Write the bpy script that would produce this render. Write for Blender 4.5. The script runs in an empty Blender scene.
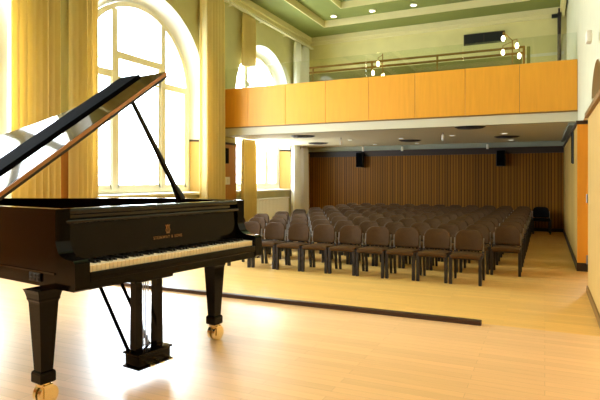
import bpy, bmesh, math, random
from mathutils import Vector, Matrix
from mathutils.geometry import tessellate_polygon
random.seed(7)
PI = math.pi
SC = bpy.context.scene
COL = SC.collection
H = 1.20            # eye height above the stage floor (stage floor is z = 0)
HALL = -0.32        # hall floor
XL, XR = -7.6, 0.5  # left and right wall
YF, YB = -4.5, 17.1 # wall behind the camera, back wall
YS = 4.62           # stage edge
YPIL = 9.9          # pilaster on the right wall
YBAL = 11.4         # balcony front
XU = .575           # upper right wall, set back above the panelling
CEIL = H + 5.02

# ------------------------------------------------------------------ materials
def lin(c):
    return tuple(((v/255)/12.92 if v/255 <= .04045 else ((v/255+.055)/1.055)**2.4) for v in c)

def mat(name, rgb, rough=.5, metal=0., spec=.5, coat=0., noise=0., nscale=8., stretch=(1,1,1), bump=0., emis=None, estr=0., sheen=0.):
    m = bpy.data.materials.new(name); m.use_nodes = True
    nt = m.node_tree; b = nt.nodes['Principled BSDF']
    c = lin(rgb)
    b.inputs['Base Color'].default_value = (*c, 1)
    b.inputs['Roughness'].default_value = rough
    b.inputs['Metallic'].default_value = metal
    b.inputs['Specular IOR Level'].default_value = spec
    b.inputs['Coat Weight'].default_value = coat
    b.inputs['Coat Roughness'].default_value = .04
    b.inputs['Sheen Weight'].default_value = sheen
    if emis:
        b.inputs['Emission Color'].default_value = (*lin(emis), 1)
        b.inputs['Emission Strength'].default_value = estr
    if noise > 0 or bump > 0:
        tc = nt.nodes.new('ShaderNodeTexCoord'); mp = nt.nodes.new('ShaderNodeMapping')
        mp.inputs['Scale'].default_value = stretch
        nt.links.new(tc.outputs['Object'], mp.inputs['Vector'])
        n = nt.nodes.new('ShaderNodeTexNoise'); n.inputs['Scale'].default_value = nscale
        n.inputs['Detail'].default_value = 4
        nt.links.new(mp.outputs[0], n.inputs['Vector'])
        if noise > 0:
            r = nt.nodes.new('ShaderNodeValToRGB')
            r.color_ramp.elements[0].position = .3; r.color_ramp.elements[1].position = .7
            r.color_ramp.elements[0].color = (*[v*(1-noise) for v in c], 1)
            r.color_ramp.elements[1].color = (*[min(1, v*(1+noise)) for v in c], 1)
            nt.links.new(n.outputs['Fac'], r.inputs[0]); nt.links.new(r.outputs[0], b.inputs['Base Color'])
        if bump > 0:
            bp = nt.nodes.new('ShaderNodeBump'); bp.inputs['Strength'].default_value = bump
            bp.inputs['Distance'].default_value = .01
            nt.links.new(n.outputs['Fac'], bp.inputs['Height']); nt.links.new(bp.outputs[0], b.inputs['Normal'])
    return m

def floor_mat(name, rgb, rough, spec, coat=.8):
    m = mat(name, rgb, rough, spec=spec, coat=coat)
    m.node_tree.nodes['Principled BSDF'].inputs['Coat Roughness'].default_value = .27
    nt = m.node_tree; b = nt.nodes['Principled BSDF']
    tc = nt.nodes.new('ShaderNodeTexCoord')
    br = nt.nodes.new('ShaderNodeTexBrick')
    c = lin(rgb)
    br.inputs['Scale'].default_value = 1
    br.inputs['Brick Width'].default_value = 1.1
    br.inputs['Row Height'].default_value = .075
    br.inputs['Mortar Size'].default_value = .0012
    br.inputs['Mortar Smooth'].default_value = .3
    br.inputs['Bias'].default_value = 0
    br.offset = .37
    br.inputs['Color1'].default_value = (*[v*.93 for v in c], 1)
    br.inputs['Color2'].default_value = (*[min(1, v*1.06) for v in c], 1)
    br.inputs['Mortar'].default_value = (*[v*.62 for v in c], 1)
    nt.links.new(tc.outputs['Object'], br.inputs['Vector'])
    mp = nt.nodes.new('ShaderNodeMapping'); mp.inputs['Scale'].default_value = (1.2, 22, 1)
    nt.links.new(tc.outputs['Object'], mp.inputs['Vector'])
    n = nt.nodes.new('ShaderNodeTexNoise'); n.inputs['Scale'].default_value = 2.2; n.inputs['Detail'].default_value = 5
    nt.links.new(mp.outputs[0], n.inputs['Vector'])
    mx = nt.nodes.new('ShaderNodeMixRGB'); mx.blend_type = 'MULTIPLY'; mx.inputs[0].default_value = .2
    r = nt.nodes.new('ShaderNodeValToRGB')
    r.color_ramp.elements[0].position = .3; r.color_ramp.elements[0].color = (.62, .55, .45, 1)
    r.color_ramp.elements[1].position = .7; r.color_ramp.elements[1].color = (1, 1, 1, 1)
    nt.links.new(n.outputs['Fac'], r.inputs[0])
    nt.links.new(br.outputs['Color'], mx.inputs[1]); nt.links.new(r.outputs[0], mx.inputs[2])
    nt.links.new(mx.outputs[0], b.inputs['Base Color'])
    bp = nt.nodes.new('ShaderNodeBump'); bp.inputs['Strength'].default_value = .06; bp.inputs['Distance'].default_value = .004
    nt.links.new(n.outputs['Fac'], bp.inputs['Height']); nt.links.new(bp.outputs[0], b.inputs['Normal'])
    return m

def slat_mat(name, dark, light, pitch, axis, rough=.45):
    """vertical timber slats with narrow grooves along the given axis (0 = x, 1 = y)"""
    m = mat(name, light, rough, spec=.15)
    nt = m.node_tree; b = nt.nodes['Principled BSDF']
    tc = nt.nodes.new('ShaderNodeTexCoord'); sx = nt.nodes.new('ShaderNodeSeparateXYZ')
    nt.links.new(tc.outputs['Object'], sx.inputs[0])
    d = nt.nodes.new('ShaderNodeMath'); d.operation = 'DIVIDE'; d.inputs[1].default_value = pitch
    nt.links.new(sx.outputs[axis], d.inputs[0])
    f = nt.nodes.new('ShaderNodeMath'); f.operation = 'FRACT'; nt.links.new(d.outputs[0], f.inputs[0])
    fl = nt.nodes.new('ShaderNodeMath'); fl.operation = 'FLOOR'; nt.links.new(d.outputs[0], fl.inputs[0])
    wn = nt.nodes.new('ShaderNodeTexWhiteNoise'); wn.noise_dimensions = '1D'; nt.links.new(fl.outputs[0], wn.inputs['W'])
    r = nt.nodes.new('ShaderNodeValToRGB'); e = r.color_ramp.elements
    e[0].position = .0; e[0].color = (*lin(dark), 1)
    e[1].position = .16; e[1].color = (*lin(dark), 1)
    x = e.new(.24); x.color = (*lin(light), 1)
    x = e.new(1.); x.color = (*lin(light), 1)
    nt.links.new(f.outputs[0], r.inputs[0])
    hsv = nt.nodes.new('ShaderNodeHueSaturation')
    mr = nt.nodes.new('ShaderNodeMapRange'); mr.inputs['To Min'].default_value = .8; mr.inputs['To Max'].default_value = 1.2
    nt.links.new(wn.outputs['Value'], mr.inputs['Value']); nt.links.new(mr.outputs[0], hsv.inputs['Value'])
    nt.links.new(r.outputs[0], hsv.inputs['Color'])
    nt.links.new(hsv.outputs[0], b.inputs['Base Color'])
    return m

def glass_mat(name, tint=(1, 1, 1), refl=1.0, base=.03):
    m = bpy.data.materials.new(name); m.use_nodes = True
    nt = m.node_tree
    for n in list(nt.nodes): nt.nodes.remove(n)
    out = nt.nodes.new('ShaderNodeOutputMaterial'); mix = nt.nodes.new('ShaderNodeMixShader')
    tr = nt.nodes.new('ShaderNodeBsdfTransparent'); gl = nt.nodes.new('ShaderNodeBsdfGlossy'); lw = nt.nodes.new('ShaderNodeLayerWeight'); lw.inputs['Blend'].default_value = .5
    pw = nt.nodes.new('ShaderNodeMath'); pw.operation = 'POWER'; pw.inputs[1].default_value = 4.
    nt.links.new(lw.outputs['Facing'], pw.inputs[0])
    fr = nt.nodes.new('ShaderNodeMapRange'); fr.inputs['To Min'].default_value = .03; fr.inputs['To Max'].default_value = .9
    nt.links.new(pw.outputs[0], fr.inputs['Value'])
    fr.inputs['To Min'].default_value = base
    tr.inputs['Color'].default_value = (*tint, 1); gl.inputs['Roughness'].default_value = .02
    gl.inputs['Color'].default_value = (refl, refl, refl, 1)
    nt.links.new(fr.outputs[0], mix.inputs[0]); nt.links.new(tr.outputs[0], mix.inputs[1]); nt.links.new(gl.outputs[0], mix.inputs[2])
    nt.links.new(mix.outputs[0], out.inputs[0])
    return m

def cloth_mat(name, rgb, back=.34):
    m = bpy.data.materials.new(name); m.use_nodes = True
    nt = m.node_tree
    for n in list(nt.nodes): nt.nodes.remove(n)
    out = nt.nodes.new('ShaderNodeOutputMaterial'); mix = nt.nodes.new('ShaderNodeMixShader'); mix.inputs[0].default_value = back
    d = nt.nodes.new('ShaderNodeBsdfDiffuse'); t = nt.nodes.new('ShaderNodeBsdfTranslucent')
    for n in (d, t): n.inputs['Color'].default_value = (*lin(rgb), 1)
    nt.links.new(d.outputs[0], mix.inputs[1]); nt.links.new(t.outputs[0], mix.inputs[2]); nt.links.new(mix.outputs[0], out.inputs[0])
    return m

M = dict(
    lacquer=mat('black_lacquer', (9, 6, 5), .05, spec=.4),
    lacquer_dark=mat('deep_black_lacquer', (9, 6, 5), .12, spec=.14),
    lacquer_case=mat('dark_lacquer_case', (20, 9, 5), .16, spec=.16),
    brass=mat('brass', (246, 226, 176), .2, metal=1),
    gold=mat('gold_inlay', (150, 112, 70), .35, metal=.6),
    rail_brass=mat('aged_brass', (150, 104, 30), .45, metal=.7),
    ivory=mat('ivory_key', (236, 222, 190), .25),
    ebony=mat('ebony_key', (14, 12, 11), .3),
    edgewood=mat('warm_lid_edge', (168, 108, 44), .3, coat=.3),
    iron=mat('bronze_iron_plate', (150, 110, 50), .4, metal=.6),
    steel=mat('steel', (150, 150, 150), .3, metal=1),
    stage=floor_mat('stage_boards', (246, 198, 140), .42, .6, 1.),
    hall=floor_mat('hall_boards', (230, 182, 96), .50, .5, .3),
    wall_l=mat('yellow_plaster', (202, 194, 142), .8, noise=.04, nscale=3),
    wall_r=mat('cream_plaster', (214, 208, 176), .8, noise=.03, nscale=3),
    wall_b=mat('upper_back_plaster', (226, 214, 150), .8, noise=.04, nscale=2),
    white=mat('white_plaster', (232, 226, 200), .7),
    cornice=mat('ivory_cornice', (226, 214, 160), .7),
    reveal=mat('white_reveal', (236, 236, 232), .7),
    frame=mat('cream_window_frame', (246, 238, 210), .5),
    green=mat('green_ceiling', (124, 130, 66), .8, noise=.05, nscale=2),
    green2=mat('pale_blue_green_ceiling', (150, 168, 110), .8, noise=.05, nscale=2),
    soffit=mat('soffit_plaster', (228, 218, 180), .8),
    fascia=mat('fascia_plaster', (206, 198, 170), .8),
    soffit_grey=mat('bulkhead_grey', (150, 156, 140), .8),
    orange=mat('orange_veneer', (230, 160, 50), .4, spec=.3, noise=.05, nscale=3, stretch=(6, 6, .5)),
    orange2=mat('orange_wainscot', (182, 122, 58), .4, noise=.08, nscale=3, stretch=(6, 6, .5)),
    veneer=mat('pale_veneer', (206, 168, 94), .45, noise=.07, nscale=3, stretch=(6, 6, .4)),
    darktrim=mat('dark_trim', (46, 30, 20), .5),
    browntrim=mat('brown_trim', (128, 92, 36), .5),
    dullblack=mat('dull_black', (5, 6, 8), .9, spec=.03),
    black=mat('matte_black', (14, 14, 15), .5),
    slats=slat_mat('brown_slats', (48, 28, 3), (132, 86, 20), .085, 0),
    curtain=cloth_mat('yellow_curtain', (252, 237, 180)),
    sheer=cloth_mat('cream_curtain', (252, 250, 244), .1),
    chairfab=mat('brown_upholstery', (76, 52, 24), .55, spec=.12, noise=.10, nscale=30),
    chairshade=mat('shaded_upholstery', (9, 8, 8), .8, spec=.1),  # upholstery colour taken near black to carry the corner shade
    chairwood=mat('dark_chair_frame', (26, 17, 13), .45),
    grey=mat('grey_metal', (140, 132, 122), .4, metal=.5),
    radiator=mat('white_radiator', (246, 246, 244), .5),
    plate=mat('white_plastic', (236, 230, 215), .4),
    olive=mat('olive_panel', (128, 122, 50), .6),
    bulb=mat('glowing_bulb', (255, 240, 200), .3, emis=(255, 238, 190), estr=14),
    lamp=mat('lit_downlight', (255, 248, 230), .3, emis=(255, 244, 220), estr=10),
    dimlamp=mat('soft_downlight', (255, 248, 230), .3, emis=(255, 244, 220), estr=1.2),
    taupe=mat('taupe_niche', (188, 166, 122), .8),
    glass=glass_mat('window_glass', (1, 1, 1)),
    rail_glass=glass_mat('balustrade_glass', (.95, .97, .94), .9, .09),
    batten=mat('dark_stained_timber', (58, 34, 20), .35, noise=.15, nscale=6, stretch=(1, 8, 8)),
)

# ------------------------------------------------------------------ mesh helpers
class MB:
    def __init__(s): s.bm = bmesh.new()
    def box(s, c, d, bevel=0., seg=2, rot=None):
        r = bmesh.ops.create_cube(s.bm, size=1)
        vs = r['verts']
        bmesh.ops.scale(s.bm, verts=vs, vec=Vector(d))
        if bevel > 0:
            es = list({e for v in vs for e in v.link_edges})
            rb = bmesh.ops.bevel(s.bm, geom=es, offset=bevel, segments=seg, affect='EDGES', profile=.5)
            vs = list({v for f in rb['faces'] for v in f.verts} | {v for v in vs if v.is_valid})
            # collect the whole island
            seen = set(vs); st = list(vs)
            while st:
                v = st.pop()
                for e in v.link_edges:
                    o = e.other_vert(v)
                    if o not in seen: seen.add(o); st.append(o)
            vs = list(seen)
        if rot is not None: bmesh.ops.rotate(s.bm, verts=vs, matrix=rot, cent=(0, 0, 0))
        bmesh.ops.translate(s.bm, verts=vs, vec=Vector(c))
        return s
    def span(s, a, b, bevel=0., seg=2):
        a, b = Vector(a), Vector(b)
        return s.box((a+b)/2, [abs(b[i]-a[i]) for i in range(3)], bevel, seg)
    def tube(s, p0, p1, r0, r1=None, n=12, caps=True):
        p0, p1 = Vector(p0), Vector(p1); r1 = r0 if r1 is None else r1
        d = p1-p0
        R = d.to_track_quat('Z', 'Y').to_matrix().to_4x4()
        bmesh.ops.create_cone(s.bm, cap_ends=caps, segments=n, radius1=r0, radius2=r1, depth=d.length, matrix=Matrix.Translation((p0+p1)/2) @ R)
        return s
    def path(s, pts, r, n=8):
        for a, b in zip(pts, pts[1:]): s.tube(a, b, r, n=n)
        for p in pts[1:-1]: bmesh.ops.create_uvsphere(s.bm, u_segments=n, v_segments=6, radius=r, matrix=Matrix.Translation(p))
        return s
    def ball(s, c, r, sc=(1, 1, 1), n=12):
        q = bmesh.ops.create_uvsphere(s.bm, u_segments=n, v_segments=max(6, n//2), radius=r)
        bmesh.ops.scale(s.bm, verts=q['verts'], vec=sc); bmesh.ops.translate(s.bm, verts=q['verts'], vec=Vector(c))
        return s
    def prism(s, pts, fn, t0, t1):
        """outline pts (2-D) swept from t0 to t1; fn(a, b, t) gives the 3-D point"""
        A = [s.bm.verts.new(fn(a, b, t0)) for a, b in pts]
        B = [s.bm.verts.new(fn(a, b, t1)) for a, b in pts]
        n = len(pts)
        s.bm.faces.new(A[::-1]); s.bm.faces.new(B)
        for i in range(n):
            j = (i+1) % n
            s.bm.faces.new((A[i], A[j], B[j], B[i]))
        return s
    def ring(s, outer, inner, fn, t0, t1):
        n = len(outer)
        V = [[s.bm.verts.new(fn(a, b, t)) for a, b in L] for L in (outer, inner) for t in (t0, t1)]
        o0, o1, i0, i1 = V
        for i in range(n):
            j = (i+1) % n
            s.bm.faces.new((o0[i], o0[j], o1[j], o1[i])); s.bm.faces.new((i0[j], i0[i], i1[i], i1[j]))
            s.bm.faces.new((o1[i], o1[j], i1[j], i1[i])); s.bm.faces.new((o0[j], o0[i], i0[i], i0[j]))
        return s
    def loft(s, loops, caps=True):
        V = [[s.bm.verts.new(p) for p in L] for L in loops]
        n = len(loops[0])
        for a, b in zip(V, V[1:]):
            for i in range(n):
                j = (i+1) % n
                s.bm.faces.new((a[i], a[j], b[j], b[i]))
        if caps: s.bm.faces.new(V[0][::-1]); s.bm.faces.new(V[-1])
        return s
    def build(s, name, m, parent=None, smooth=False, weld=False):
        if weld: bmesh.ops.remove_doubles(s.bm, verts=s.bm.verts, dist=1e-5)
        bmesh.ops.recalc_face_normals(s.bm, faces=s.bm.faces)
        me = bpy.data.meshes.new(name); s.bm.to_mesh(me); s.bm.free()
        if isinstance(m, str): m = M[m]
        me.materials.append(m)
        if smooth:
            for p in me.polygons: p.use_smooth = True
            try: me.set_sharp_from_angle(angle=math.radians(35))
            except Exception: pass
        o = bpy.data.objects.new(name, me); COL.objects.link(o)
        if parent is not None: o.parent = parent
        return o

def tag(o, label=None, cat=None, group=None, kind=None):
    if label: o['label'] = label
    if cat: o['category'] = cat
    if group: o['group'] = group
    if kind: o['kind'] = kind
    return o
def empty(name, loc=(0, 0, 0), rz=0.):
    o = bpy.data.objects.new(name, None); COL.objects.link(o)
    o.empty_display_size = .2; o.location = loc; o.rotation_euler = (0, 0, rz); return o
def struct(mb, name, m, smooth=False):
    return tag(mb.build(name, m, None, smooth), kind='structure')
def copy_tree(o, parent=None):
    c = o.copy(); COL.objects.link(c)
    if parent is not None: c.parent = parent
    for ch in list(o.children): copy_tree(ch, c)
    return c
def cat_rom(P, n=6, closed=False):
    out = []
    N = len(P)
    for i in range(N-1):
        p0 = P[max(0, i-1)]; p1 = P[i]; p2 = P[i+1]; p3 = P[min(N-1, i+2)]
        for k in range(n):
            t = k/n
            out.append(tuple(.5*((2*b)+(-a+c)*t+(2*a-5*b+4*c-d)*t*t+(-a+3*b-3*c+d)*t**3) for a, b, c, d in zip(p0, p1, p2, p3)))
    out.append(P[-1]); return out

# ------------------------------------------------------------------ setting: floors
struct(MB().span((XL-.6, YF-.2, -.14), (XR+1.0, YS, 0)), 'floor_stage', 'stage')
struct(MB().span((XL-.6, YS-.02, HALL-.12), (XR+1.0, YB+.3, HALL)), 'floor_hall', 'hall')
struct(MB().span((XL-.4, YS-.06, HALL), (XR+.9, YS-.015, -.141)), 'trim_1', 'darktrim')   # riser under the stage edge
# low timber batten along the stage edge
tag(MB().span((-7.3, YS-.085, 0), (-.475, YS-.02, .038), .006).build('floor_batten', 'batten'),
    'long dark timber batten on the floor along the stage edge behind the piano', 'batten')

# ------------------------------------------------------------------ left wall with arched windows
RW, RG, SPR, SILL = 1.95, 1.70, 3.27, .90     # arch radius at wall face / at the glass, springing, sill
XG = XL-.35
WIN = [(3.85, 1), (8.80, 2), (13.85, 3)]
SIZE = {1: (1.95, 1.70, 3.27), 2: (1.95, 1.70, 3.27), 3: (1.68, 1.46, 3.52)}
def arch(cy, r, z0, spr, n=28):
    pts = [(cy-r, z0), (cy+r, z0)]
    pts += [(cy+r*math.cos(a), spr+r*math.sin(a)) for a in [PI*i/n for i in range(n+1)]]
    return pts
def wall_with_holes(name, m, x, outer, holes, back=None):
    bm = bmesh.new()
    allp = [p for L in [outer]+holes for p in L]
    tris = tessellate_polygon([[Vector((a, b, 0)) for a, b in L] for L in [outer]+holes])
    V = [bm.verts.new((x, a, b)) for a, b in allp]
    for t in tris:
        try: bm.faces.new([V[i] for i in t])
        except ValueError: pass
    me_b = MB(); me_b.bm.free(); me_b.bm = bm
    return tag(me_b.build(name, m), kind='structure')
wall_with_holes('wall_left', 'wall_l', XL, [(YF, HALL-.1), (YB+.1, HALL-.1), (YB+.1, 7.2), (YF, 7.2)], [arch(c, SIZE[n][0], SILL, SIZE[n][2]) for c, n in WIN])
for cy, n in WIN:
    RW, RG, SPR = SIZE[n]; q = RG/1.70
    # splayed reveal
    A = arch(cy, RW, SILL, SPR); B = arch(cy, RG, SILL+.03, SPR)
    mb = MB()
    a = [mb.bm.verts.new((XL, y, z)) for y, z in A]; b = [mb.bm.verts.new((XG-.06, y, z)) for y, z in B]
    for i in range(len(a)):
        j = (i+1) % len(a); mb.bm.faces.new((a[i], a[j], b[j], b[i]))
    rv = struct(mb, 'trim_%d' % (n+10), 'reveal', True)
    # frame
    f = MB()
    oi = arch(cy, RG, SILL+.03, SPR); ii = arch(cy, RG-.10, SILL+.13, SPR)
    f.ring(oi, ii, lambda y, z, t: (t, y, z), XG-.05, XG+.05)
    zt = lambda dy, r=RG-.06: SPR+math.sqrt(max(0, r*r-dy*dy))
    for dy in (-.745*q, .745*q):
        f.span((XG-.045, cy+dy-.075, SILL+.1), (XG+.06, cy+dy+.075, zt(abs(dy)+.07)))
    for s in (-1, 1):
        f.span((XG-.04, cy+s*.67*q, SPR), (XG+.055, cy+s*(RG-.06), SPR+.15))
        # casement sashes in the side lights
        for y in (.83*q, RG-.13):
            f.span((XG-.03, cy+s*y-.025, SILL+.1), (XG+.035, cy+s*y+.025, SPR))
    f.span((XG-.04, cy-.67*q, SPR+.42), (XG+.055, cy+.67*q, SPR+.57))
    for y in (-.64*q, .64*q):
        f.span((XG-.03, cy+y-.03, SILL+.1), (XG+.035, cy+y+.03, SPR+.42))
    f.span((XG-.03, cy-.67*q, SPR+.02), (XG+.03, cy+.67*q, SPR+.06))
    for y0, y1 in ((-RG+.1, -.745*q), (-.67*q, .67*q), (.745*q, RG-.1)):
        f.span((XG-.03, cy+y0, SILL+.13), (XG+.035, cy+y1, SILL+.2))
    fo = struct(f, 'window_%d' % n, 'frame')
    g = MB().prism(arch(cy, RG-.02, SILL+.05, SPR), lambda y, z, t: (t, y, z), XG-.012, XG-.006).build('pane', 'glass', fo)
    struct(MB().span((XG-.06, cy-RW-.05, SILL-.05), (XL+.10, cy+RW+.05, SILL+.005), .01), 'trim_%d' % (n+20), 'white')   # sill board
    if n == 1: continue
    # splayed timber lining of the far jamb up to wainscot height
    mb = MB()
    zt_ = H+.94
    mb.loft([[(XL+.005, cy+RW-.02, z), (XG+.06, cy+RG+.02, z), (XG+.06, cy+RG+.05, z), (XL+.005, cy+RW+.03, z)] for z in (SILL+.01, zt_)])
    struct(mb, 'trim_%d' % (n+30), 'veneer')
    struct(MB().loft([[(XL+.012, cy+RW-.035, z), (XG+.06, cy+RG+.005, z), (XG+.06, cy+RG+.05, z), (XL+.012, cy+RW+.03, z)] for z in (zt_, zt_+.05)]), 'trim_%d' % (n+40), 'darktrim')
# timber wainscot on the piers, under the windows white
ends = sorted((c-SIZE[n][0], c+SIZE[n][0]) for c, n in WIN)
piers = [(YF, ends[0][0])]+[(ends[i][1], ends[i+1][0]) for i in range(2)]+[(ends[2][1], YB)]
for i, (y0, y1) in enumerate(piers):
    struct(MB().span((XL, y0+.03, HALL), (XL+.04, y1-.03, H+.93)), 'trim_%d' % (50+i), 'orange2')
    struct(MB().span((XL, y0+.03, H+.93), (XL+.055, y1-.03, H+.985)), 'trim_%d' % (60+i), 'darktrim')
struct(MB().span((XL, YF, HALL), (XL+.02, YB, HALL+.08)), 'baseboard_left', 'darktrim')

# ------------------------------------------------------------------ back wall, wall behind the camera, right wall
struct(MB().span((XL-.1, YB, HALL-.1), (XR+.4, YB+.15, 2.55)), 'wall_back', 'slats')
struct(MB().span((XL-.1, YB, 2.55), (XR+.4, YB+.15, 7.2)), 'wall_back_upper', 'wall_b')
struct(MB().span((XL-.1, YF-.15, -.1), (XR+.5, YF, 7.2)), 'wall_front', mat('rear_wood', (70, 48, 30), .7))
struct(MB().span((XL, YB-.06, H+.80), (XR, YB, H+.985)), 'trim_2', 'darktrim')
struct(MB().span((XL, YB-.03, HALL), (XR, YB, HALL+.10)), 'baseboard_back', 'darktrim')
struct(MB().span((XL, YB-.035, 4.86), (XR, YB, 4.94)), 'trim_3', 'white')
# upper right wall: one plane, with an arched niche near the camera
niche = [(7.42+.74*math.cos(a), 2.2+.47*math.sin(a)) for a in [PI*i/20 for i in range(21)]]
wall_with_holes('wall_right', 'wall_r', XU, [(YF, H+.985), (YB+.1, H+.985), (YB+.1, 7.2), (YF, 7.2)], [niche])
mb = MB()
a = [mb.bm.verts.new((XU, y, z)) for y, z in niche]; b = [mb.bm.verts.new((XR+.28, y, z)) for y, z in niche]
for i in range(len(a)):
    j = (i+1) % len(a); mb.bm.faces.new((a[i], a[j], b[j], b[i]))
mb.bm.faces.new(b)
struct(mb, 'trim_4', 'taupe')
# lower right wall: far panelling, pilaster face, recess, near panelling with door leaf
struct(MB().span((XR, YPIL+.02, HALL-.1), (XR+.5, YB, H+.93)), 'wall_right_far', slat_mat('pale_panel_far', (150, 118, 54), (184, 150, 80), .42, 1))
struct(MB().span((XR-.01, YPIL, HALL+.14), (XR+.5, YPIL+.03, H+.93)), 'trim_5', 'orange')
struct(MB().span((XR-.02, YPIL-.01, HALL), (XR+.5, YPIL+.02, HALL+.14)), 'baseboard_pilaster', 'darktrim')
struct(MB().span((XR-.025, YPIL-.015, H+.93), (XR+.5, YPIL+.03, H+.99)), 'trim_6', 'darktrim')
struct(MB().span((XR-.025, YPIL+.03, H+.93), (XR+.1, YB, H+.985)), 'trim_7', 'darktrim')
struct(MB().span((XR-.018, YPIL+.02, HALL), (XR+.02, YB, HALL+.12)), 'baseboard_right', 'darktrim')
struct(MB().span((XR+.7, 8.0, HALL-.1), (XR+.85, YPIL+.1, 2.3)), 'wall_right_recess', 'orange2')
struct(MB().span((XU+.001, 8.08, H+.99), (XR+.75, YPIL+.0, H+1.1)), 'trim_8', 'white')
struct(MB().span((XU+.002, YF, H+.6), (XU+.1, 8.09, H+1.0)), 'trim_10', 'wall_r')
struct(MB().span((XR+.03, YF, HALL-.1), (XR+.6, 6.95, H+.84)), 'wall_right_near', 'veneer')
dr = struct(MB().span((XR+.03, 6.96, HALL+.02), (XR+.08, 8.1, H+.84), .003), 'door_1', 'veneer')
for z in (.12, .95):
    MB().tube((XR+.022, 8.09, z-.06), (XR+.022, 8.09, z+.06), .014, n=10).build('hinge', 'steel', dr)
struct(MB().span((XR+.08, 6.95, HALL-.1), (XR+.7, 8.09, 2.2)), 'wall_right_jamb', 'veneer')
struct(MB().span((XR-.01, YF, H+.84), (XR+.1, 8.1, H+.90)), 'trim_9', 'browntrim')
struct(MB().span((XR+.01, YF, HALL), (XR+.05, 8.08, HALL+.09)), 'baseboard_near', 'browntrim')

# ------------------------------------------------------------------ stepped ceiling
Z0, Z1, Z2 = CEIL, CEIL+.20, CEIL+.38
def frame_rect(x0, y0, x1, y1, X0, Y0, X1, Y1, z0, z1):
    """flat ring between outer rectangle (x0..y1) and inner (X0..Y1)"""
    return MB().ring([(x0, y0), (x1, y0), (x1, y1), (x0, y1)], [(X0, Y0), (X1, Y0), (X1, Y1), (X0, Y1)], lambda a, b, t: (a, b, t), z0, z1)
I0 = (XL+1.05, YF+1.0, XR-.9, YB-1.15)
I1 = (XL+2.0, YF+2.0, XR-1.8, YB-2.15)
struct(frame_rect(XL-.1, YF-.1, XR+.1, YB+.1, I0[0]-.02, I0[1]-.02, I0[2]+.02, I0[3]+.02, Z0, Z1+.02), 'ceiling', 'green')
struct(frame_rect(I0[0]-.03, I0[1]-.03, I0[2]+.03, I0[3]+.03, *I0, Z0-.015, Z1), 'trim_70', 'cornice')
struct(frame_rect(I0[0]-.3, I0[1]-.3, I0[2]+.3, I0[3]+.3, I1[0]-.02, I1[1]-.02, I1[2]+.02, I1[3]+.02, Z1, Z2+.02), 'ceiling_middle', 'green')
struct(frame_rect(I1[0]-.03, I1[1]-.03, I1[2]+.03, I1[3]+.03, *I1, Z1-.015, Z2), 'trim_71', 'cornice')
struct(MB().span((I1[0]-.3, I1[1]-.3, Z2), (I1[2]+.3, I1[3]+.3, Z2+.1)), 'ceiling_centre', 'green2')
# cornice round the walls
struct(frame_rect(XL-.02, YF, XR+.02, YB+.02, XL+.14, YF+.14, XR-.10, YB-.14, Z0-.16, Z0), 'trim_72', 'cornice')
struct(frame_rect(XL-.02, YF, XR+.02, YB+.02, XL+.07, YF+.07, XR-.05, YB-.07, Z0-.26, Z0-.16), 'trim_73', 'cornice')
for k, x in enumerate((-6.07, -4.80, -3.53)):
    t = empty('ceiling_downlight', (x, 15.55, Z1-.03))
    tag(t, ['lit round ceiling downlight nearest the left window wall', 'lit round ceiling downlight, middle of the three', 'lit round ceiling downlight farthest from the windows'][k], 'downlight', 'ceiling downlights')
    MB().tube((0, 0, .0), (0, 0, .03), .085, n=20).build('lens', 'lamp', t)
    mb = MB(); c = [((.105)*math.cos(2*PI*i/20), .105*math.sin(2*PI*i/20)) for i in range(20)]; d = [(.083*math.cos(2*PI*i/20), .083*math.sin(2*PI*i/20)) for i in range(20)]
    mb.ring(c, d, lambda a, b, t_: (a, b, t_), -.012, .03).build('rim', 'white', t)

# ------------------------------------------------------------------ balcony
ZP0, ZP1, ZS = H+1.347, H+2.326, H+1.134    # front panel bottom / top, soffit
bal = tag(empty('balcony', (XL, YBAL, ZS)), 'balcony across the hall with orange veneer front', 'balcony')
bal_o = Vector(bal.location)
def bpart(mb, name, m, smooth=False):
    o = mb.build(name, m, None, smooth); o.data.transform(Matrix.Translation(-bal_o)); o.parent = bal; return o
xs = [XU-.003]+[-.46-1.05*k for k in range(7)]+[XL+.01]
for a, b in zip(xs, xs[1:]):
    bpart(MB().span((b+.003, YBAL, ZP0), (a-.003, YBAL+.05, ZP1), .004), 'front_panel', 'orange')
bpart(MB().span((XL+.01, YBAL+.05, ZP0-.02), (XU-.003, YBAL+.12, ZP1-.02)), 'backing', 'darktrim')
bpart(MB().span((XL+.01, YBAL-.012, ZP0-.03), (XU-.003, YBAL+.12, ZP0-.004)), 'edge_strip', 'browntrim')
bpart(MB().span((XL+.01, YBAL+.01, ZS), (XU-.003, YBAL+.25, ZP0-.03)), 'fascia', 'fascia')
bpart(MB().span((XL+.01, YBAL+.25, ZS), (XU-.003, YB-.01, ZS+.14)), 'soffit', 'soffit')
bpart(MB().span((XL+.01, YBAL+.12, ZS+.14), (XU-.003, YB-.01, ZP0+.105)), 'slab', 'soffit')
bpart(MB().span((XL+.06, 16.9, H+.99), (XU-.02, YB-.06, ZS)), 'bulkhead', 'soffit_grey')
bpart(MB().span((XU-.15, YBAL+.26, ZS-.05), (XU-.02, 16.75, ZS)), 'side_moulding', 'soffit_grey')
# glass balustrade
gb = tag(empty('glass_balustrade', (XL, YBAL+.02, ZP1)), 'clear glass balustrade standing on the orange balcony front', 'balustrade')
gx = [XU-.01-2.12*k for k in range(4)]+[XL+.03]
for a, b in zip(gx, gx[1:]):
    o = MB().span((b+.006, YBAL+.012, ZP1), (a-.006, YBAL+.028, ZP1+.52), .003).build('glass_panel', 'rail_glass')
    o.data.transform(Matrix.Translation(-Vector(gb.location))); o.parent = gb
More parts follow.
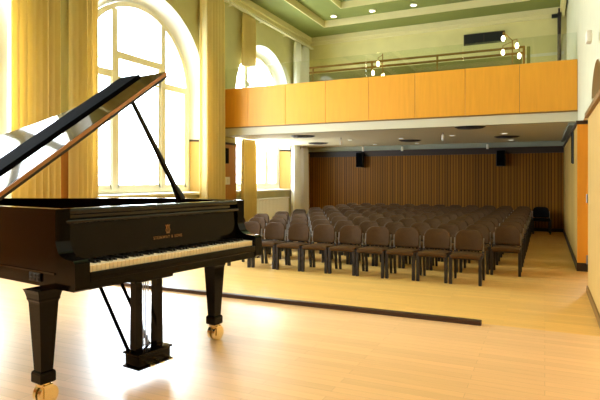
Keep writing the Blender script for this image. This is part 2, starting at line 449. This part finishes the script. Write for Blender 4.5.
# brass handrails and olive panel further back on the balcony
YR = 12.6
hr = tag(empty('balcony_handrail', (-4, YR, ZP0+.105)), 'double brass handrail above an olive panel on the balcony, behind the glass', 'handrail')
def hpart(mb, name, m):
    o = mb.build(name, m, None, True); o.data.transform(Matrix.Translation(-Vector(hr.location))); o.parent = hr
hpart(MB().tube((-5.6, YR, H+2.94), (-.40, YR, H+2.94), .028), 'rail', 'rail_brass')
hpart(MB().tube((-5.6, YR, H+2.81), (-.44, YR, H+2.81), .028), 'rail', 'rail_brass')
hpart(MB().span((-5.6, YR-.02, ZP0+.105), (-.46, YR+.02, H+2.76)), 'panel', 'olive')
for x in (-5.5, -3.9, -2.3, -.42):
    hpart(MB().tube((x, YR, ZP0+.105), (x, YR, H+2.94), .025), 'post', 'rail_brass')
hpart(MB().span((-.36, YR-.03, ZP0+.105), (-.29, YR+.1, H+2.94), .01), 'end_post', 'olive')

# bulb clusters hung on thin rods over the balcony
def lamp_cluster(x, y, ztop, offs, label):
    t = tag(empty('stand_lamp', (x, y, ztop)), label, 'lamp', 'glowing lamps on the balcony')
    zt_ = min(o[2] for o in offs)
    MB().tube((.0, 0, 0), (.0, 0, H+2.95-ztop), .012, n=8).build('rod', 'rail_brass', t)
    for dx, dy, z in offs:
        MB().ball((dx, dy, z-ztop), .042, (.9, .9, 1.5)).build('bulb', 'bulb', t, True)
        MB().path([Vector((dx, dy, z-ztop+.08)), Vector((dx, dy, z-ztop+.14)), Vector((0, 0, min(H+2.94, z+.2)-ztop))], .008, 6).build('arm', 'rail_brass', t)
lamp_cluster(-3.43, 11.92, ZP0+.105, [(-.11, 0, H+2.72), (-.25, .05, H+2.53), (-.02, .1, H+2.45)], 'brass stand lamp of three glowing bulbs behind the balcony glass, left of centre')
lamp_cluster(-.62, 11.92, ZP0+.105, [(-.18, 0, H+3.0), (-.19, .05, H+2.72), (.09, 0, H+2.82), (.13, .08, H+2.62)], 'brass stand lamp of four glowing bulbs behind the glass at the right')
# control room window on the upper back wall
cw = tag(empty('control_window', (-1.70, YB, H+4.37)), 'black two-part control room window high on the back wall', 'window')
MB().span((-.60, -.05, -.17), (.60, -.001, .17), .006).build('frame', 'darktrim', cw)
for s in (-1, 1): MB().span((s*.02 if s > 0 else -.56, -.06, -.14), (.56 if s > 0 else -.02, -.045, .14)).build('pane', 'black', cw)
# dark pole with a bracket in the upper right back corner
pl = tag(empty('wall_pole', (XR-.12, YB-.1, ZP1-.3)), 'thin dark pole in the upper right corner above the balcony', 'pole')
MB().tube((0, 0, 0), (0, 0, 2.95), .05, n=10).build('pole', 'darktrim', pl, True)
MB().box((-.09, 0, 2.75), (.22, .1, .1), .01).build('bracket', 'black', pl)
# white sensor on the right wall
sn = tag(MB().box((0, 0, 0), (.06, .16, .13), .012).build('wall_sensor', 'plate'), 'small white sensor box high on the right wall', 'sensor'); sn.location = (XR-.036, 6.95, H+1.66)

# ------------------------------------------------------------------ fittings on the soffit and the walls under the balcony
def loc_soffit(px, py, drop=0.):   # plan position of something at soffit height
    d = (1.134-drop)*525/(180-py); x = (px-300)/525*d
    return (-.4226*d+.9063*x, .9063*d+.4226*x)
DISC = [((318, 143), 'nearest the left windows at the back'), ((303, 136), 'nearest the left windows at the front'), ((410, 140.3), 'at the back, below the middle of the balcony'), ((470, 127), 'near the front edge, toward the right'), ((507, 136.5), 'farthest to the right')]
for (p, w) in DISC:
    x, y = loc_soffit(*p)
    t = tag(empty('air_diffuser', (x, y, ZS)), 'dark round air diffuser under the balcony, ' + w, 'diffuser', 'air diffusers under the balcony')
    MB().tube((0, 0, -.028), (0, 0, -.001), .26, .32, n=28).build('disc', 'black', t)
    MB().tube((0, 0, -.04), (0, 0, -.026), .15, n=24).build('hub', 'darktrim', t)
SMALL = [((350, 139.5), 'second from the left'), ((375, 144), 'third from the left'), ((417, 142.8), 'behind the middle diffuser'), ((401, 138), 'in front of the middle diffuser'), ((452, 135.2), 'left of the front right diffuser'), ((504.5, 133), 'in front of the rightmost diffuser'), ((511, 139.6), 'behind the rightmost diffuser')]
for p, w in SMALL:
    x, y = loc_soffit(*p)
    t = tag(empty('recessed_spot', (x, y, ZS-.002)), 'small pale recessed spotlight under the balcony, ' + w, 'spotlight', 'small spotlights under the balcony')
    MB().tube((0, 0, -.012), (0, 0, 0), .085, n=16).build('ring', 'white', t)
    MB().tube((0, 0, -.016), (0, 0, -.012), .06, n=16).build('lens', 'dimlamp', t)
HANG = [((341, 137.5), 'leftmost'), ((363, 145.5), 'second from the left'), ((402, 145), 'middle one'), ((443, 132.5), 'second from the right'), ((487.5, 142.5), 'rightmost')]
for p, w in HANG:
    x, y = loc_soffit(*p)
    t = tag(empty('hanging_spot', (x, y, ZS-.002)), 'small pale spotlight hanging under the balcony, ' + w, 'spotlight', 'hanging spotlights under the balcony')
    MB().tube((0, 0, -.05), (0, 0, 0), .012, n=8).build('stem', 'grey', t)
    MB().tube((0, 0, -.19), (0, 0, -.05), .035, n=12).build('housing', 'plate', t)
def speaker(x, y, z, w, h, d, rz, label):
    t = tag(empty('wall_speaker', (x, y, z), rz), label, 'speaker', 'black wall speakers')
    MB().box((0, -d/2, 0), (w, d, h), .008).build('cabinet', 'black', t)
    MB().box((0, -d-.006, 0), (w-.03, .012, h-.03), .004).build('grille', 'dullblack', t)
    return t
speaker(-5.66, YB-.06, H+.68, .24, .50, .2, 0, 'black speaker on the slatted back wall, left of the middle')
speaker(-1.20, YB-.06, H+.66, .25, .48, .2, 0, 'black speaker on the slatted back wall, toward the right')
speaker(XL+.04, 11.35, H+.62, .22, .4, .2, PI/2, 'black speaker on the left wood panelling beside the yellow curtain')
speaker(XR, 11.3, H+.62, .16, .62, .03, -PI/2, 'slim tall black speaker on the right wall under the balcony')
sw = tag(empty('switch_plate', (XL+.04, 11.62, H-.02)), 'white switch plate on the left wood panelling', 'switch')
MB().box((.012, 0, 0), (.024, .34, .2), .006).build('plate', 'plate', sw)
for dy in (-.08, .08): MB().box((.028, dy, 0), (.012, .09, .1), .004).build('rocker', 'white', sw)
# white radiator below the far window
rd = tag(empty('radiator', (XL+.03, 14.1, HALL)), 'long white radiator below the far left window', 'radiator')
mb = MB()
for i in range(24): mb.box((.075, -1.0+i*2.0/23, .56), (.08, .085, .74), .02)
mb.build('fins', 'radiator', rd, True)
MB().span((.02, -1.06, .935), (.13, 1.06, .98), .01).build('top_cover', 'radiator', rd)
for y in (-.9, .9): MB().span((.05, y-.03, 0), (.11, y+.03, .2)).build('foot', 'radiator', rd)

# ------------------------------------------------------------------ curtains
def curtain(y0, y1, z0, z1, m, label, folds, x=XL+.19, amp=.085, grp='tall yellow curtains'):
    n = folds*10
    rnd = random.Random(int(y0*100)); ph = rnd.random()*6
    prof = []
    for i in range(n+1):
        t = i/n; a = t*folds*2*PI+ph+.5*math.sin(t*5+ph)
        prof.append((amp*(math.sin(a)+.15*math.sin(2.1*a+ph)), y0+(y1-y0)*t+.012*math.cos(a)))
    mb = MB()
    rows = [z0, z0+(z1-z0)*.35, z0+(z1-z0)*.7, z1-.12, z1]
    sc = [1.12, 1., .95, .85, .5]
    for off, flip in ((0, False),):
        V = [[mb.bm.verts.new((px*s, py, z)) for px, py in prof] for z, s in zip(rows, sc)]
        for a, b in zip(V, V[1:]):
            for i in range(n): mb.bm.faces.new((a[i], a[i+1], b[i+1], b[i]))
    bmesh.ops.translate(mb.bm, verts=mb.bm.verts, vec=Vector((x, 0, 0)))
    o = mb.build('curtain', m, None, True)
    sl = o.modifiers.new('thickness', 'SOLIDIFY'); sl.thickness = .012
    tag(o, label, 'curtain', grp); return o
ZR = H+4.55
curtain(5.38, 6.25, .02, ZR, 'curtain', 'yellow curtain at the far left of the picture, beside the left window', 7)
curtain(6.55, 7.13, HALL+.02, ZR, 'curtain', 'yellow curtain on the left side of the big arched window', 5)
curtain(10.35, 11.28, HALL+.02, ZR, 'curtain', 'yellow curtain between big arched window and balcony', 7)
curtain(12.3, 12.85, H+3.12, ZR, 'curtain', 'short yellow curtain above the balcony on the left wall', 5)
curtain(12.25, 12.85, HALL+.02, ZS-.02, 'curtain', 'yellow curtain under the balcony beside the far window', 5)
curtain(15.55, 15.85, ZP0+.16, ZR, 'sheer', 'narrow cream curtain above the balcony right of the far window', 4, grp='cream curtains')
curtain(16.2, 16.55, ZP0+.16, ZR, 'sheer', 'cream curtain above the balcony in the back left corner', 4, grp='cream curtains')
curtain(15.35, 15.75, HALL+.02, ZS-.02, 'sheer', 'narrow cream curtain under the balcony right of the far window', 4, grp='cream curtains')
curtain(16.05, 16.45, HALL+.02, ZS-.02, 'sheer', 'cream curtain under the balcony in the back left corner', 5, grp='cream curtains')
for a, b, s in ((4.5, 11.5, 'over the big arched window'), (11.6, 16.9, 'over the far left window')):
    cr = tag(empty('curtain_rail', (XL, (a+b)/2, ZR)), 'pale curtain rail high on the left wall, ' + s, 'curtain rail', 'curtain rails')
    MB().span((.14, (a-b)/2, .03), (.24, (b-a)/2, .08), .008).build('track', 'white', cr)
    for t_ in (-.46, -.15, .15, .46): MB().span((0, t_*(b-a)-.02, .05), (.2, t_*(b-a)+.02, .08)).build('bracket', 'white', cr)

# ------------------------------------------------------------------ chairs
def rounded(w, h0, h1, r, n=7):
    """outline of a pad w wide from h0 to h1; the two top corners carry the large radius"""
    rb = .05
    pts = []
    for cx, cz, rr, a0 in ((w/2-rb, h0+rb, rb, -PI/2), (w/2-r, h1-r, r, 0), (-w/2+r, h1-r, r, PI/2), (-w/2+rb, h0+rb, rb, PI)):
        for i in range(n+1):
            a = a0+PI/2*i/n; pts.append((cx+rr*math.cos(a), cz+rr*math.sin(a)))
    return pts
def make_chair(fab):
    t = empty('chair')
    # seat: padded, front edge rolled over
    prof = [(-.235, .395), (-.25, .42), (-.245, .452), (-.215, .468), (-.05, .455), (.12, .448), (.20, .45), (.215, .435), (.20, .41), (0, .402), (-.15, .388)]
    mb = MB(); mb.loft([[(x, y, z-(.0 if abs(x) < .19 else .012)) for y, z in prof] for x in (-.205, -.19, -.1, 0, .1, .19, .205)])
    mb.build('seat', fab, t, True)
    # backrest: curved in plan, leaning back
    o = rounded(.40, .47, .785, .12)
    def shell(x, z, tt):
        k = .045*(x/.2)**2
        return (x, .195+(z-.45)*.16-k+tt, z)
    mb = MB()
    sc = lambda L, s: [((x)*s, .635+(z-.635)*s) for x, z in L]
    mb.loft([[shell(x, z, tt) for x, z in sc(o, s)] for s, tt in ((.55, -.012), (.9, -.010), (.97, -.004), (1., .008), (1., .022), (.97, .032), (.55, .034))])
    mb.build('backrest', fab, t, True)
    W = .207
    for s in (-1, 1):
        MB().loft([[(s*W+dx*k, y+dy, z) for dx, dy in ((-.024, -.026), (.022, -.026), (.022, .026), (-.024, .026))] for z, y, k in ((0, -.225, .9), (.43, -.215, 1.))]).build('leg', 'chairwood', t)
    for s in (-1, 1):
        MB().loft([[(s*W+dx, y+dy, z) for dx, dy in ((-.017, -.024), (.017, -.024), (.017, .024), (-.017, .024))] for z, y in ((0, .255), (.40, .20), (.46, .20))]).build('leg', 'chairwood', t)
    mb = MB()
    for s in (-1, 1): mb.span((s*W-.014, -.21, .375), (s*W+.014, .21, .425), .004)
    mb.span((-W, -.17, .37), (W, -.14, .40)); mb.span((-W, .14, .37), (W, .17, .40))
    mb.build('seat_frame', 'chairwood', t)
    for s in (-1, 1):
        mb = MB()
        mb.loft([[(s*W+dx, y+dy, z) for dx, dy in ((-.010, -.016), (.010, -.016), (.010, .016), (-.010, .016))] for z, y in ((.42, .19), (.66, .215))])
        mb.span((s*.18 if s > 0 else -W, .205, .60), (W if s > 0 else -.18, .222, .63))
        mb.build('back_support', 'grey', t)
    return t
ORD = ['front', 'second', 'third', 'fourth', 'fifth', 'sixth', 'seventh', 'eighth', 'ninth', 'tenth', 'eleventh', 'twelfth', 'thirteenth']
proto = make_chair('chairfab'); first = True
proto.scale = (1, 1, .962)
NR = 9
X0 = -.838-.2075
for r in range(NR):
    k0, k1 = (0, 8) if r == 0 else ((-1, 10) if r < NR-1 else (-1, 10))
    for j, k in enumerate(range(k0, k1+1)):
        o = proto if first else copy_tree(proto); first = False
        o.location = (X0-.478*k+random.uniform(-.004, .004), 7.93+.22+1.03*r+random.uniform(-.015, .015), HALL)
        o.rotation_euler = (0, 0, random.uniform(-.012, .012))
        rn = 'front row' if r == 0 else 'back row' if r == NR-1 else ORD[r]+' row'
        cn = 'at the right end of' if j == 0 else ORD[j]+' from the right in'
        tag(o, 'brown padded chair with dark legs, %s the %s' % (cn, rn), 'chair', 'audience chairs in rows')
bk = make_chair('chairshade'); bk.scale = (1.06, 1, .95); bk.location = (-.09, 16.40, HALL); bk.rotation_euler = (0, 0, .05)  # extra back-row chair; the shade of the corner is put into its colour
tag(bk, 'shade-darkened chair standing past the right end of the back row, in the dark corner', 'chair')

# ------------------------------------------------------------------ grand piano (local x = along the keyboard to the treble, y = toward the tail)
YAW = math.radians(8.4)
pn = tag(empty('grand_piano', (-2.186, 1.954, 0), PI/2-YAW), 'black concert grand piano with raised lid on the stage', 'piano')
ZT, ZB = 1.045, .62
bent = cat_rom([(1.57, .9), (1.53, 1.08), (1.40, 1.27), (1.20, 1.47), (.98, 1.75), (.83, 2.05), (.72, 2.35), (.60, 2.58), (.42, 2.72), (.22, 2.72), (.06, 2.60), (0., 2.42)], 5)
outer = [(0, .17), (1.57, .17)]+bent
cen = (.62, 1.2)
def offset(pts, d):
    out = []; n = len(pts)
    for i in range(n):
        a, b, c = Vector(pts[i-1]), Vector(pts[i]), Vector(pts[(i+1) % n])
        e1 = (b-a).normalized() if (b-a).length > 1e-6 else Vector((1, 0)); e2 = (c-b).normalized() if (c-b).length > 1e-6 else e1
        n1 = Vector((-e1.y, e1.x)); n2 = Vector((-e2.y, e2.x)); m_ = (n1+n2)
        m_ = m_/max(.5, m_.length_squared/2) if m_.length > 1e-6 else n1
        out.append(tuple(b+m_*d))
    return out
inner = offset(outer, .055)
P3 = lambda a, b, t: (a, b, t)
inner_path = [p for p in offset([(0, -1), (1.57, -1)]+bent, .055)[2:]]
open_rim = [(1.57, .175)]+bent+[(0, .175), (.055, .175)]+inner_path[::-1]+[(1.515, .175)]
case = MB(); case.prism(open_rim, P3, .70, ZT)
case.build('rim', 'lacquer_case', pn, True)
MB().prism(offset(outer, .004), P3, ZB, .696).build('lower_case', 'lacquer_case', pn, True)
MB().prism([(1.57+.006, .175)]+offset([(0, -1), (1.57, -1)]+bent, -.006)[2:]+[(-.006, .175), (.03, .175)]+offset([(0, -1), (1.57, -1)]+bent, .03)[2:][::-1]+[(1.54, .175)], P3, .694, .704).build('moulding', 'lacquer', pn, True)
MB().prism([(.06, .80), (1.51, .80)]+offset([(0, -1), (1.57, -1)]+bent, .06)[2:], P3, .86, .90).build('iron_plate', 'iron', pn)
# key arms with their scrolled profile
prof = [(.175, ZT), (.175, .87)]+cat_rom([(.172, .86), (.150, .815), (.11, .792), (.06, .783), (.02, .78), (0, .765)], 4)+[(-.002, ZB+.01), (.01, ZB), (.175, ZB)]
for u0, u1 in ((0, .088), (1.492, 1.57)):
    MB().prism(prof, lambda a, b, t: (t, a, b), u0, u1).build('key_arm', 'lacquer_dark', pn)
MB().span((.088, .004, ZB), (1.492, .18, .692)).build('keybed', 'lacquer_dark', pn)
MB().span((.09, -.004, .66), (1.49, .022, .712), .008, 3).build('key_slip', 'lacquer_dark', pn, True)
NW = 52; PW = (1.488-.094)/NW
for i in range(NW):
    u = .094+PW*i
    MB().span((u+.0006, .026, .694), (u+PW-.0006, .178, .744), .002, 1).build('white_key', 'ivory', pn)
    if i < NW-1 and (i % 7) in (0, 2, 3, 5, 6):
        MB().loft([[(u+PW+dx, v, z) for dx, v in ((-w, v0), (w, v0), (w, .178), (-w, .178))] for z, w, v0 in ((.742, .0068, .072), (.758, .0052, .078))]).build('black_key', 'ebony', pn)
# fallboard with its lettering
fb = MB().loft([[(.09, v, z), (1.49, v, z), (1.49, v+.022, z), (.09, v+.022, z)] for v, z in ((.18, .735), (.184, .78), (.196, .96))]).build('fallboard', 'lacquer_dark', pn)
fa = math.atan2(.012, .18)
def on_board(me):   # text plane: x -> u, y -> up the leaning board
    me.transform(Matrix.Rotation(PI/2-fa*1.0, 4, 'X'))
cu = bpy.data.curves.new('lettering', 'FONT'); cu.body = 'STEINWAY & SONS'; cu.size = .024; cu.align_x = 'CENTER'; cu.extrude = .0008; cu.space_character = 1.25
to = bpy.data.objects.new('lettering_curve', cu); COL.objects.link(to)
dg = bpy.context.evaluated_depsgraph_get(); dg.update()
me = bpy.data.meshes.new_from_object(to.evaluated_get(dg)); bpy.data.objects.remove(to)
me.transform(Matrix.Scale(1.15, 4, Vector((0, 1, 0))))
on_board(me); me.materials.clear(); me.materials.append(M['gold'])
lt = bpy.data.objects.new('lettering', me); COL.objects.link(lt); lt.parent = fb
zt_ = .818; lt.location = (.80, .184+(zt_-.78)/.18*.012-.0016, zt_)
# lyre emblem
mb = MB()
for s in (-1, 1):
    mb.path([Vector((s*x, y, 0)) for x, y in ((.004, .0), (.014, .006), (.018, .018), (.011, .03), (.012, .042), (.019, .05))], .0028, 6)
mb.path([Vector((-.018, .044, 0)), Vector((.018, .044, 0))], .002, 6); mb.path([Vector((-.014, -.004, 0)), Vector((.014, -.004, 0))], .003, 6)
for x in (-.006, 0, .006): mb.path([Vector((x, .004, 0)), Vector((x, .054, 0))], .0012, 5)
em = mb.build('lyre_emblem', 'gold', fb); on_board(em.data); em.location = (.80, .184+(.862-.78)/.18*.012-.002, .855)
# rails stepping back above the fallboard
MB().span((.005, .176, 1.008), (1.565, .236, ZT-.001), .013, 4).build('front_rail', 'lacquer', pn, True)
MB().span((.06, .172, .958), (1.51, .232, .985), .012, 4).build('fallboard_top', 'lacquer', pn, True)
MB().span((.06, .20, .98), (1.51, .34, 1.012), .004).build('music_ledge', 'lacquer', pn, True)
MB().span((.05, .32, .94), (1.52, .80, 1.012), .006).build('pin_block_cover', 'lacquer', pn, True)
MB().span((.055, .23, .70), (1.515, .30, .93)).build('nameboard_rail', 'lacquer', pn)
sp = MB()
for j in range(2):
    for i in range(3): sp.span((-.010, .315+.034*i, .648+.021*j), (-.003, .345+.034*i, .665+.021*j), .002, 1)
sp.span((-.006, .31, .643), (-.001, .415, .691)); sp.build('side_plate', 'black', pn)
# legs with brass casters
for lu, lv in ((-.02, .25), (1.33, .265), (.42, 2.35)):
    lg = MB()
    sq = lambda h, z: [(lu+dx*h, lv+dy*h, z) for dx, dy in ((-1, -1), (1, -1), (1, 1), (-1, 1))]
    lg.loft([sq(.074, ZB), sq(.066, .60), sq(.060, .575), sq(.060, .565), sq(.055, .555), sq(.053, .545), sq(.034, .185), sq(.042, .178), sq(.044, .168), sq(.044, .125), sq(.038, .118)])
    leg = lg.build('leg', 'lacquer_dark', pn)
    c = MB().tube((lu, lv, .10), (lu, lv, .122), .035, n=16)
    c.span((lu-.022, lv-.046, .095), (lu+.03, lv+.046, .112), .005)
    for dx in (-1, 1): c.span((lu-.02, lv+dx*.042-.004, .035), (lu+.03, lv+dx*.042+.004, .10), .003)
    cs = c.build('caster', 'brass', leg)
    for dy in (-.022, .022): MB().tube((lu+.012, lv+dy-.013, .053), (lu+.012, lv+dy+.013, .053), .053, n=28).tube((lu+.012, lv+dy-.018, .053), (lu+.012, lv+dy+.018, .053), .02, n=14).build('wheel', 'brass', leg, True)
# pedal lyre
ly = MB().span((.465, .07, .075), (.715, .20, .145), .008)
ly.span((.455, .06, .145), (.725, .21, .160), .006); ly.span((.455, .06, .065), (.725, .21, .078), .004)
lyre = ly.build('pedal_lyre', 'lacquer_dark', pn, True)
MB().span((.44, .07, .585), (.74, .22, .622), .008).build('lyre_head', 'lacquer_dark', lyre)
for u in (.507, .668): MB().loft([[(u+dx*w, .145+dy*w, z) for dx, dy in ((-1, -1), (1, -1), (1, 1), (-1, 1))] for z, w in ((.158, .027), (.59, .024))]).build('post', 'lacquer_dark', lyre)
for u in (.50, .66): MB().tube((u, .195, .13), (u-.02, .55, .64), .012, n=10).build('brace', 'lacquer_dark', lyre)
for u in (.565, .583, .601): MB().tube((u, .15, .17), (u, .15, .60), .004, n=8).build('pedal_rod', 'steel', lyre)
for u in (.52, .59, .66):
    MB().loft([[(u+dx*w, v, z+dz) for dx, dz in ((-1, -.005), (1, -.005), (1, .006), (-1, .006))] for v, z, w in ((.10, .10, .010), (.05, .10, .010), (.015, .096, .014), (.0, .092, .013))]).build('pedal', 'brass', lyre)
# raised lid
TH = math.atan2(.987, 1.362); LW = 1.68; LV = .80
hz = ZT+.006
def lidp(w, v, t): return (w*math.cos(TH)-t*math.sin(TH), v, hz+w*math.sin(TH)+t*math.cos(TH))
lo = [(0, LV), (LW, LV)]+[(u*LW/1.57, v) for u, v in bent[2:]]
MB().prism(lo, lidp, 0, .022).build('lid', 'lacquer', pn)
FD, FT = .55, math.radians(0.0)
fl = MB()
fp = [(0, LV), (LW, LV), (LW, LV+FD), (0, LV+FD)]
fl.loft([[lidp(w, v, t+(v-LV)*math.tan(FT)) for w, v in fp] for t in (.024, .046)])
flap = fl.build('lid_flap', 'lacquer', pn)
MB().loft([[lidp(w, v, t) for w, v in ((.0, LV-.008), (LW, LV-.008), (LW, LV-.0005), (.0, LV-.0005))] for t in (.020, .044)]).build('lid_hinge', 'edgewood', pn)
MB().loft([[lidp(w_, v_, t_) for w_, v_ in ((.0, LV+.30), (LW-.004, LV+.30), (LW-.004, LV+.545), (.0, LV+.545))] for t_ in (.046, .064)]).build('dark_band', 'dullblack', flap)  # dull black band across the folded flap, stand-in for an unidentified dark band
a = Vector((1.535, .83, 1.035)); b = Vector(lidp(1.42, 1.02, 0))
st = MB(); st.tube(a, a+(b-a)*.12, .042, .028); st.tube(a+(b-a)*.12, b, .025, .018)
st.build('prop_stick', 'lacquer', pn, True)

# ------------------------------------------------------------------ daylight and lamps
w = bpy.data.worlds.new('World'); SC.world = w; w.use_nodes = True
bg = w.node_tree.nodes['Background']; bg.inputs[0].default_value = (.80, .91, 1, 1); bg.inputs[1].default_value = 24.0
for cy, n in WIN:   # portals guide the sampling of the sky through each window
    L = bpy.data.lights.new('window_portal', 'AREA'); L.shape = 'RECTANGLE'; RW, RG, SPR = SIZE[n]; L.size = 2*RG; L.size_y = SPR+RG-SILL
    L.cycles.is_portal = True
    o = bpy.data.objects.new('window_portal', L); COL.objects.link(o)
    o.location = (XG-.09, cy, (SILL+SPR+RG)/2)
    o.rotation_euler = (0, -PI/2, 0)
    o.rotation_euler = Vector((1, 0, 0)).to_track_quat('-Z', 'Z').to_euler()
def lamp(x, y, z, power, rad, col=(1, .91, .78), spot=None):
    L = bpy.data.lights.new('lamp', 'SPOT' if spot else 'POINT'); L.energy = power; L.color = col; L.shadow_soft_size = rad
    if spot: L.spot_size = math.radians(spot); L.spot_blend = .6
    o = bpy.data.objects.new('lamp', L); COL.objects.link(o); o.location = (x, y, z); return o
for x in (-5.2, -3.2, -1.2):
    for y in (-1.5, 1.2, 3.6): lamp(x, y, 5.9, 140, .12, spot=110)
for x in (-6.07, -4.80, -3.53, -2.26, -.99): lamp(x, 15.55, Z1-.1, 40, .1, spot=120)

# ------------------------------------------------------------------ camera
cam = bpy.data.cameras.new('camera'); co = bpy.data.objects.new('camera', cam); COL.objects.link(co)
cam.sensor_width = 36; cam.lens = 525/600*36; cam.shift_y = -20/600; cam.clip_start = .05
co.location = (0, 0, H); co.rotation_euler = (PI/2, 0, math.radians(25))
SC.camera = co
SC.view_settings.view_transform = 'Standard'; SC.view_settings.look = 'None'
SC.view_settings.exposure = 0.0; SC.view_settings.gamma = 1; SC.view_settings.use_curve_mapping = False
SC.cycles.use_denoising = True
SC.cycles.max_bounces = 8; SC.cycles.diffuse_bounces = 5; SC.cycles.glossy_bounces = 4; SC.cycles.transparent_max_bounces = 12
SC.cycles.caustics_reflective = False; SC.cycles.caustics_refractive = False
SC.cycles.sample_clamp_indirect = 12
